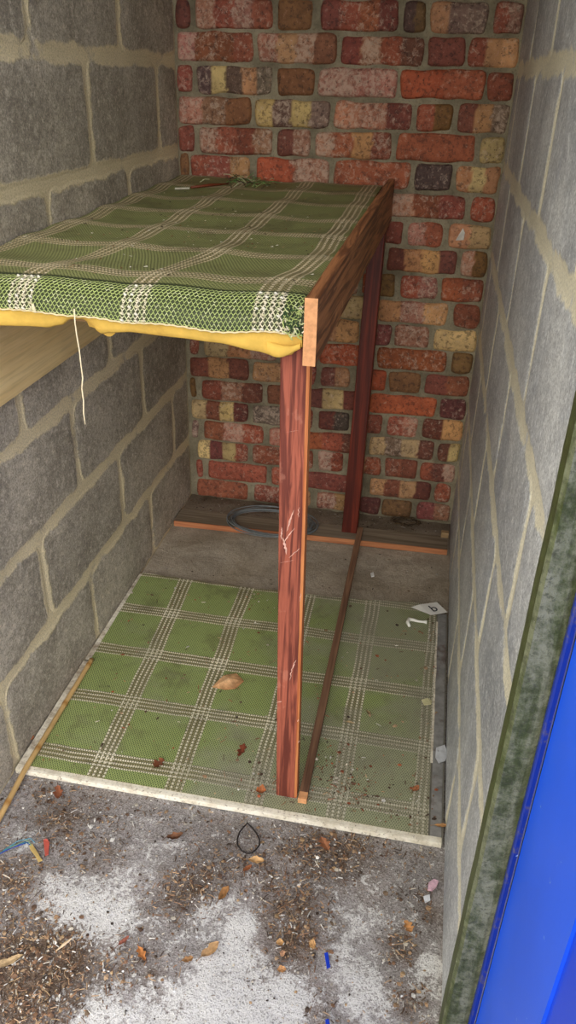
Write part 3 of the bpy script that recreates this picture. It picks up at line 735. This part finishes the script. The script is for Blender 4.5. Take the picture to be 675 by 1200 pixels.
blk = MB(); blk.box(.882, .906, -.128, -.112, .0215, .040, bev=.001)
blk.box(.882, .906, -.1125, -.1115, .0215, .040)
tag(blk.build('wood_offcut', mat_wood('pale_offcut', c8(186, 158, 116), c8(140, 112, 78), 'x')), 'small square offcut of pale wood at the right end of the floor plank', 'offcut')
# loose strip leaning along the floor
RODM = mat_wood('brown_timber_strip', c8(156, 118, 90), c8(108, 78, 60), 'y', None, 0, 1, .75)
rod = empty('timber_strip', (.61, -.7, 0), 'long thin brown timber strip running from the front post back to the floor plank', 'timber strip')
t = MB()
def rq(s):
    xa = .6135+(.6125-.6135)*s; y = -1.268+s*(1.268-.150); w = .0175
    zb = .0175+.0070*smooth(0, 1, s)
    if s > .9: zb = .0245
    h = .013
    return [(xa, y, zb), (xa+w, y, zb), (xa+w, y, zb+h), (xa, y, zb+h)]
prev = None; n = 40
for k in range(n):
    a, b = k/n, (k+1)/n; t.hexa(rq(a), rq(b))
t.build('strip_body', RODM, rod)
t = MB(); q0 = rq(0); q1 = rq(.016)
t.hexa([(x+(.0003 if i in (1, 2) else -.0003), y-.0008, z+(.0006 if i > 1 else 0)) for i, (x, y, z) in enumerate(q0)], [(x+(.0003 if i in (1, 2) else -.0003), y, z+(.0006 if i > 1 else 0)) for i, (x, y, z) in enumerate(q1)])
t.build('bare_end', ENDG, rod)['label'] = 'pale bare front end'

# bamboo cane
CANE = mat_plain('bamboo', None, .4, .5, .12, 20, .1, attr=True)
t = MB(); a = at(106.7, 772, 2, .024); b = at(32, 897, 2, .022); d = (b-a)/(b-a).length
b2 = b+d*.30; b2.z = .008; a.x = max(a.x, .026)
n = 60; path = []; rads = []; cols = []
for k in range(n+1):
    s = k/n; p = a.lerp(b2, s); p.z = .0215+.0005 if p.y > -1.31 else max(.0065, .0220-(-1.31-p.y)*.11)
    node = abs(((s*4.6+.35) % 1)-.5) < .02
    p.x = max(p.x, .0105)+.0008*nz(s, 1, 0, 5)
    path.append(p); rads.append(.0060+(.0008 if node else 0)); cols.append(c8(166, 118, 58) if node else tuple(v*(.92+.16*nz(s, 2, 0, 7)) for v in c8(206, 170, 112)))
t.tube(path, rads, cols, 10)
tag(t.build('bamboo_cane', CANE, smooth_=True), 'slim tan bamboo cane lying along the left edge of the lower mat', 'cane')

# wire coil
WIRE = mat_plain('grey_wire', c8(112, 116, 116), .45, .5, .25, 50, .1)
t = MB(); cx, cy = .330, -.170
path = []; turns = 9; n = turns*56
for k in range(n+1):
    q = 2*PI*k/56; tn = k/56
    rx = .138+.010*math.sin(tn*2.3)+.006*nz(tn, 1, 0, 1.7); ry = .086+.008*math.cos(tn*1.9)+.004*nz(tn, 5, 0, 1.3)
    x = cx+rx*math.cos(q)+.006*math.sin(tn*1.3); y = cy+ry*math.sin(q)+.005*math.cos(tn*2.1)
    y = min(y, -.012)
    path.append((x, y, .0255+.0016*((tn*1.7) % 6)+.0015*math.sin(q*2+tn)))
t.tube(path, .0020, sides=5)
tag(t.build('wire_coil', WIRE, smooth_=True), 'loose oval coil of dark grey wire lying on the floor plank against the brick wall', 'wire coil')

# ------------------------------------------------------------------ small things on the floor and mats
def zsurf(x, y):
    if y < -1.306 or y > -.53: return .0025
    return .0165
def P(px, py, lift=0.0):
    p = flo(px, py, .0); z = zsurf(p.x, p.y); p = flo(px, py, z); p.z = z+lift; return p
LEAF = mat_plain('dry_leaf', None, .75, .25, .35, 90, .5, attr=True)
def leaf(mb, c, L, wd, rot, col, curl=.3, fold=.35, lobes=0.0, seed=0, stalk=True):
    nu, nv = 14, 6
    def fn(a, b):
        s = a-.5; w = wd*(math.sin(PI*min(1, max(0, a)))**.7)*(1+lobes*math.sin(a*19+seed)+.55*noise.noise(Vector((a*6, seed*1.3, b*1.5)))); v = (b-.5)
        x = s*L; y = v*w
        z = abs(v)*w*fold*2*.6+curl*L*(s*s)*1.2+.0015*noise.noise(Vector((a*4, b*4, seed)))
        X = x*math.cos(rot)-y*math.sin(rot); Y = x*math.sin(rot)+y*math.cos(rot)
        return (c.x+X, c.y+Y, c.z+max(0, z)+.0004)
    colf = lambda a, b, p: tuple(v*(.72+.5*(.5+noise.noise(Vector((a*5, b*5, seed+3))))*(1 if abs(b-.5) > .08 else .8)) for v in col)
    mb.grid(nu, nv, fn, colf)
    if stalk:
        e0 = fn(0, .5); e1 = (e0[0]-math.cos(rot)*L*.25, e0[1]-math.sin(rot)*L*.25, c.z+.001); mb.tube([e0, e1], .0006, tuple(v*.6 for v in col), 4)
def put_leaf(px, py, L, wd, rot, col, label, name='dry_leaf', cat='leaf', **kw):
    t = MB(); leaf(t, P(px, py, .0006), L, wd, rot, c8(*col), seed=px, **kw)
    return tag(t.build(name, LEAF, smooth_=True), label, cat)
# large folded leaf on the mat
t = MB(); c = P(267, 802, .001)
poly = [P(248, 806, .002), P(262, 795, .010), P(277, 791, .006), P(286, 799, .002), P(276, 808, .002), P(264, 809, .001)]
ctr = P(268, 800, .014)
t.add([tuple(p) for p in poly]+[tuple(ctr)], [(0, 1, 6), (1, 2, 6), (2, 3, 6), (3, 4, 6), (4, 5, 6), (5, 0, 6)], [c8(*x) for x in [(196, 150, 104), (214, 170, 124), (206, 158, 110), (186, 136, 90), (160, 112, 74), (176, 128, 84), (220, 176, 130)]])
tag(t.build('dry_leaf', LEAF), 'large folded tan leaf lying open on the green lower mat left of the post', 'leaf')
put_leaf(283, 880, .040, .016, 1.45, (128, 66, 44), 'shrivelled red-brown leaf with thin stalks on the lower mat left of the post', curl=.25, lobes=.4)
put_leaf(186, 896, .030, .020, 1.2, (124, 72, 46), 'crumpled dark brown leaf near the front edge of the lower mat', curl=.5, lobes=.5)
put_leaf(306, 929, .022, .018, .3, (176, 106, 62), 'small curled orange-brown leaf at the foot of the front post', curl=.9, fold=.8)
put_leaf(410, 847, .020, .007, -.1, (198, 172, 132), 'small narrow straw-coloured leaf on the lower mat right of the timber strip', curl=.2)
put_leaf(432, 836, .020, .007, -.9, (142, 120, 84), 'faint olive-brown sliver of leaf on the lower mat', curl=.2)
put_leaf(36, 866, .016, .013, 1.0, (184, 104, 50), 'orange leaf scrap on the white side strip by the bamboo cane', curl=.6)
put_leaf(517, 968, .030, .008, .2, (190, 142, 92), 'thin tan leaf fragment at the right front corner of the lower mat', curl=.25)
put_leaf(487, 925, .022, .012, 1.0, (168, 108, 72), 'rusty leaf fragment on the mat near its right front corner', curl=.4)
put_leaf(68, 930, .036, .018, -1.1, (156, 96, 68), 'twisted reddish leaf on the concrete just in front of the mat, near the bamboo cane', curl=.4, lobes=.3)
put_leaf(300, 1009, .032, .015, .1, (206, 164, 112), 'pale tan leaf on the concrete beside the dark wire loop', curl=.3)
put_leaf(290, 1018, .022, .009, .9, (150, 92, 58), 'brown leaf tucked under the pale tan leaf near the wire loop', curl=.2)
put_leaf(205, 982, .034, .015, .5, (116, 78, 54), 'curly dark brown leaf on the concrete in front of the mat', curl=.8, fold=.6)
put_leaf(246, 1114, .040, .018, .95, (196, 156, 110), 'oval tan leaf beside the white stained concrete', curl=.3)
put_leaf(262, 1048, .034, .013, 1.25, (156, 112, 68), 'olive brown leaf standing out of the litter patch on the concrete', curl=.4)
put_leaf(380, 990, .034, .018, -1.0, (158, 104, 72), 'pointed brown leaf lying just in front of the board edge', curl=.3, lobes=.2)
put_leaf(166, 1118, .030, .012, -.8, (190, 124, 70), 'orange-brown bark piece on the left of the concrete', 'bark_piece', 'bark', curl=.2, lobes=.3, stalk=False)
put_leaf(328, 1105, .014, .012, .4, (206, 160, 106), 'upper of three orange bark flakes on the concrete', 'bark_flake', 'bark', curl=.2, stalk=False)
put_leaf(331, 1118, .012, .010, 1.3, (196, 150, 116), 'middle, pinkish one of three bark flakes on the concrete', 'bark_flake', 'bark', curl=.2, stalk=False)
put_leaf(330, 1137, .016, .011, .2, (202, 150, 100), 'lowest of three orange bark flakes on the concrete', 'bark_flake', 'bark', curl=.2, stalk=False)
put_leaf(366, 1108, .012, .018, .3, (206, 160, 106), 'light tan bark flake left of the blue plastic strip', 'bark_flake', 'bark', curl=.3, stalk=False)
put_leaf(478, 1087, .024, .016, -1.0, (192, 138, 86), 'tan leaf on a patch of dark dirt near the right wall', curl=.4, lobes=.2)
put_leaf(10, 1128, .050, .014, .7, (176, 150, 112), 'long straw-coloured leaf at the lower left of the concrete', curl=.15)
put_leaf(145, 1103, .024, .008, 1.0, (152, 92, 74), 'thin reddish leaf sliver left of centre on the concrete', curl=.2)
put_leaf(220, 1125, .020, .012, .5, (160, 120, 80), 'small brown leaf left of the oval tan leaf', curl=.4)
# wood splinter
t = MB(); a = P(66, 1115, .002); b = P(84, 1101, .003); t.tube([a, (a+b)/2, b], [.0008, .0026, .0014], c8(222, 196, 158), 5)
tag(t.build('wood_splinter', CANE), 'pale pointed wood splinter on the littered concrete', 'splinter')
# white bone-shaped piece
PLAS = mat_plain('white_plastic', None, .4, .5, .08, 40, .2, attr=True)
t = MB(); pts = [P(480, 735, .003), P(477.5, 731, .004), P(479, 727.5, .005), P(484, 728, .005), P(490, 729.5, .004), P(496, 730, .004), P(500, 730.5, .004)]
t.tube(pts, [.0038, .0052, .0060, .0048, .0036, .0038, .0056], c8(240, 238, 228), 8)
tag(t.build('broken_clip', PLAS, smooth_=True), 'white bone-shaped piece of plastic on the back right of the lower mat', 'plastic piece')
# paper card
card = empty('paper_card', tuple(P(502, 713)), 'torn white paper tag with a handwritten letter at the back edge of the lower mat', 'paper')
t = MB(); zc = .024; q = [flo(481.5, 711.5, zc-.004), flo(491, 708.5, zc), flo(512, 705.5, zc+.002), flo(524.5, 717.5, zc), flo(514, 719.8, zc), flo(505, 720.8, zc-.002)]
q = [Vector((min(p.x, W-.006), p.y, p.z)) for p in q]
t.add(q, [(0, 5, 4, 3, 2, 1)]); t.build('paper', mat_plain('white_paper', c8(226, 224, 216), .8, .2, .06, 30), card)
cu = bpy.data.curves.new('letter', 'FONT'); cu.body = 'b'; cu.size = .042; cu.extrude = .0002; cu.align_x = 'CENTER'; cu.align_y = 'CENTER'; cu.shear = 0
tmp = bpy.data.objects.new('letter_tmp', cu); C.objects.link(tmp)
dg = bpy.context.evaluated_depsgraph_get(); me = bpy.data.meshes.new_from_object(tmp.evaluated_get(dg)); bpy.data.objects.remove(tmp)
INK = mat_plain('black_ink', c8(40, 40, 48), .7)
me.materials.clear(); me.materials.append(INK)
lt = bpy.data.objects.new('letter', me); C.objects.link(lt); lt.parent = card
pl = flo(508, 713.6, zc+.002); lt.location = pl-card.location+Vector((0, 0, .0015)); lt.rotation_euler = (0, 0, .62)
# wire loop
t = MB(); path = [P(x, y, .0035) for x, y in [(290, 966), (285, 971), (280.5, 977), (278, 985), (278.5, 992), (283, 998), (289, 1001.5), (295, 1001), (300, 997), (304.5, 991), (304, 985), (300.5, 978), (296, 972)]]
sm = []
for i in range(len(path)):
    a, b = path[i], path[(i+1) % len(path)]; sm += [a, a.lerp(b, .5)]
t.tube(sm, .0016, c8(40, 34, 32), 6, closed=True)
tag(t.build('wire_loop', mat_plain('dark_rubber', c8(44, 38, 36), .6), smooth_=True), 'thin dark teardrop-shaped loop lying on the concrete in front of the mat', 'loop')
# blue plastic strips
BP = mat_plain('blue_plastic', c8(20, 60, 190), .4, .5, .1)
def flat(name, pts, mat, lab, cat, th=.0018, lift=.001):
    t = MB(); q = [P(x, y, lift) for x, y in pts]; n = len(q); top = [p+Vector((0, 0, th+.0008*math.sin(i*2.3))) for i, p in enumerate(q)]
    t.add(q+top, [tuple(range(n)), tuple(range(2*n-1, n-1, -1))]+[(i, i+n, (i+1) % n+n, (i+1) % n) for i in range(n)]); return tag(t.build(name, mat), lab, cat)
flat('plastic_strip', [(380, 1118), (384, 1117), (387, 1134), (383, 1136)], BP, 'short bright blue plastic strip standing out on the grey concrete', 'plastic piece')
flat('plastic_strip', [(381, 1196), (385, 1195), (387, 1203), (382, 1204)], BP, 'tiny blue plastic scrap at the very front, below the longer blue strip', 'plastic piece')
flat('wrapper_scrap', [(51, 985), (55, 984), (58, 988), (57, 1002), (53, 1004), (52, 995)], mat_plain('red_foil', c8(196, 92, 78), .35, .5), 'torn red wrapper scrap on the dirty concrete near the left wall', 'wrapper')
flat('wrapper_scrap', [(34, 991), (38, 990), (43, 997), (47, 1005), (50, 1009), (45, 1011), (41, 1003), (36, 997)], mat_plain('yellow_foil', c8(196, 168, 104), .4, .5), 'yellow wrapper scrap beside the red one on the concrete', 'wrapper')
flat('wrapper_scrap', [(502, 1036), (508, 1032), (514, 1034), (511, 1041), (506, 1045), (501, 1044)], mat_plain('pink_paper', c8(220, 180, 194), .6, .3, .3, 120), 'crumpled pink and white wrapper by the foot of the right wall', 'wrapper', .004)
flat('wrapper_scrap', [(496, 1052), (503, 1050), (504, 1056), (498, 1059)], mat_plain('white_film', c8(222, 224, 228), .5, .4), 'crumpled clear-white film just in front of the pink wrapper', 'wrapper', .004)
flat('paint_flake', [(511, 877), (521, 874), (524, 882), (522, 892), (514, 895), (510, 888)], mat_plain('pale_flake', c8(196, 198, 200), .7, .3, .2, 60), 'pale grey round flake on the right side strip of the board', 'flake')
flat('plastic_fragment', [(494, 821), (501, 819), (506, 822), (505, 826), (497, 827)], mat_plain('cream_fragment', c8(212, 206, 160), .6), 'small cream fragment near the right edge of the lower mat', 'fragment')
flat('plastic_fragment', [(412, 653), (416, 651), (418, 655), (414, 657)] if 0 else [(434, 673), (437.5, 672), (438.5, 676), (435, 677)], mat_plain('white_crumb', c8(232, 232, 228), .6), 'tiny white crumb on the bare concrete behind the mat', 'fragment', .004)
t = MB()
for k, (col) in enumerate([(40, 60, 150), (60, 140, 150), (40, 70, 140), (120, 150, 110), (90, 150, 170)]):
    a = P(-4+k*2, 1004-k*1.5, .003); b = P(24+k*3, 992-k*2, .004); m_ = (a+b)/2+Vector((0, .006*math.sin(k*2), .003)); t.tube([a, m_, b, b+Vector((.012, .01*math.cos(k), -.001))], .0011, c8(*col), 4)
tag(t.build('frayed_thread', WEAVE, smooth_=True), 'frayed blue and green threads lying on the dirty concrete by the left edge', 'thread')

# dark clump of twigs behind the plank
t = MB(); c = P(475, 617, .012)
for k in range(60):
    q = 2*PI*k/60+random.uniform(-.2, .2); rx, ry = random.uniform(.035, .055), random.uniform(.012, .025)
    a = Vector((c.x+rx*math.cos(q), min(-.012, c.y+.01+ry*math.sin(q)), .011+random.random()*.010)); d = Vector((-math.sin(q), math.cos(q)*.5, random.uniform(-.3, .3)))*random.uniform(.006, .016)
    a.y = max(a.y, -.105)
    t.tube([a-d, a+Vector((0, 0, .002)), a+d], .0012, random.choice([c8(52, 40, 28), c8(70, 54, 38), c8(96, 78, 54)]), 4)
for v_i, v in enumerate(t.v): t.v[v_i] = (v[0], min(v[1], -.010), max(v[2], .010))
tag(t.build('twig_clump', WEAVE), 'dark ring of twigs and cobweb on the floor between the plank and the brick wall', 'debris', kind='stuff')

# litter chips
def chips(name, label, n, sampler, zf, cols, smin, smax, thin=.3, twig=.25):
    t = MB(); k = 0; tries = 0
    while k < n and tries < n*30:
        tries += 1; s = sampler()
        if s is None: continue
        x, y = s; k += 1
        L = random.uniform(smin, smax)*random.choice([.6, .8, 1, 1.4]); q = random.uniform(0, PI); d = Vector((math.cos(q), math.sin(q), random.uniform(-.12, .12)))*L*.5
        c = Vector((x, y, zf(x, y)+abs(d.z)+.0012)); col = c8(*random.choice(cols)); kk = random.uniform(.65, 1.15); col = tuple(v*kk for v in col)
        if random.random() < twig:
            d *= 1.6; t.tube([c-d, c+Vector((random.uniform(-1, 1), random.uniform(-1, 1), .5))*L*.12, c+d], random.uniform(.0005, .0011), col, 4)
        else:
            e = Vector((-d.y, d.x, random.uniform(-.3, .3)*L*.3))*random.uniform(thin, .9); m_ = Vector((0, 0, L*.10))
            t.add([c-d, c-d*.3-e+m_, c+d*.6-e*.7, c+d, c+d*.3+e+m_, c-d*.6+e*.8], [(0, 1, 4, 5), (1, 2, 3, 4)], col)
    return tag(t.build(name, LEAF), label, 'debris', kind='stuff')
BRN = [(132, 102, 80), (150, 114, 86), (110, 86, 68), (166, 134, 102), (96, 74, 60), (184, 154, 122), (124, 104, 84), (84, 70, 60)]
PALE = [(206, 196, 178), (226, 222, 214), (180, 150, 112)]
def s_con():
    x = random.uniform(.01, .895); y = random.uniform(-1.80, -1.310)
    d = gauss((x, y), DIRT)+.10+.25*max(0, nz(x, y, 2, 10))-.35*gauss((x, y), WHITE)
    return (x, y) if random.random() < d*.8 else None
chips('leaf_litter', 'brown leaf and bark crumbs scattered over the concrete in front of the board', 5600, s_con, lambda x, y: .0012, BRN*2+PALE, .0015, .0085, .25, .42)
chips('grit', 'pale grit sprinkled over the concrete in front of the board', 1500, lambda: (random.uniform(.01, .90), random.uniform(-1.80, -1.31)), lambda x, y: .0008, PALE+[(240, 240, 240), (150, 130, 110), (70, 60, 54)], .0015, .0045, .6, .05)
def s_mat():
    x = random.uniform(.03, .895); y = random.uniform(-1.285, -.56)
    d = .05+.5*gauss((x, y), MS)
    return (x, y) if random.random() < d else None
MS = spots([(395, 930, .05, 1.4), (400, 900, .05, 1.0), (430, 940, .06, .7), (480, 925, .03, .8), (485, 960, .04, .8), (500, 750, .025, .9), (505, 790, .02, .8), (300, 705, .03, .8), (60, 880, .02, .5), (280, 890, .04, .5), (310, 930, .04, .9), (515, 850, .03, .6), (330, 945, .04, .8)])
chips('mat_crumbs', 'leaf crumbs and grit scattered over the lower mat', 750, s_mat, lambda x, y: .0168, BRN+[(170, 96, 64), (160, 92, 66)]+PALE, .002, .009)
chips('back_grit', 'dark specks of dirt on the concrete behind the mat and along the brick wall', 300, lambda: (random.uniform(.01, .90), random.choice([random.uniform(-.50, -.24), random.uniform(-.12, -.02), random.uniform(-.09, -.02)])), lambda x, y: .004 if y < -.2 else .010,
      [(60, 46, 36), (84, 66, 48), (46, 38, 32), (120, 96, 70), (190, 184, 170)], .0015, .008, .5, .2)

# ------------------------------------------------------------------ light
w = bpy.data.worlds.new('overcast_sky'); bpy.context.scene.world = w; w.use_nodes = True
nt = w.node_tree; bg = nt.nodes['Background']
tc = nt.nodes.new('ShaderNodeTexCoord'); sx = nt.nodes.new('ShaderNodeSeparateXYZ'); nt.links.new(tc.outputs['Generated'], sx.inputs[0])
cr = nt.nodes.new('ShaderNodeValToRGB'); nt.links.new(sx.outputs['Z'], cr.inputs[0])
cr.color_ramp.elements[0].position = 0; cr.color_ramp.elements[0].color = (.86, .81, .73, 1)
cr.color_ramp.elements[1].position = .45; cr.color_ramp.elements[1].color = (.97, .96, .93, 1)
nt.links.new(cr.outputs[0], bg.inputs[0]); bg.inputs[1].default_value = 2.3
sd = bpy.data.lights.new('sun', 'SUN'); sd.energy = 3.0; sd.angle = math.radians(50); sd.color = (1, .97, .92)
so = bpy.data.objects.new('sun', sd); C.objects.link(so); so.location = (0, -3, 4)
so.rotation_euler = Vector((.30, -1.0, .50)).to_track_quat('Z', 'Y').to_euler()
sc = bpy.context.scene
sc.view_settings.view_transform = 'Standard'; sc.view_settings.look = 'None'; sc.view_settings.exposure = 0.0
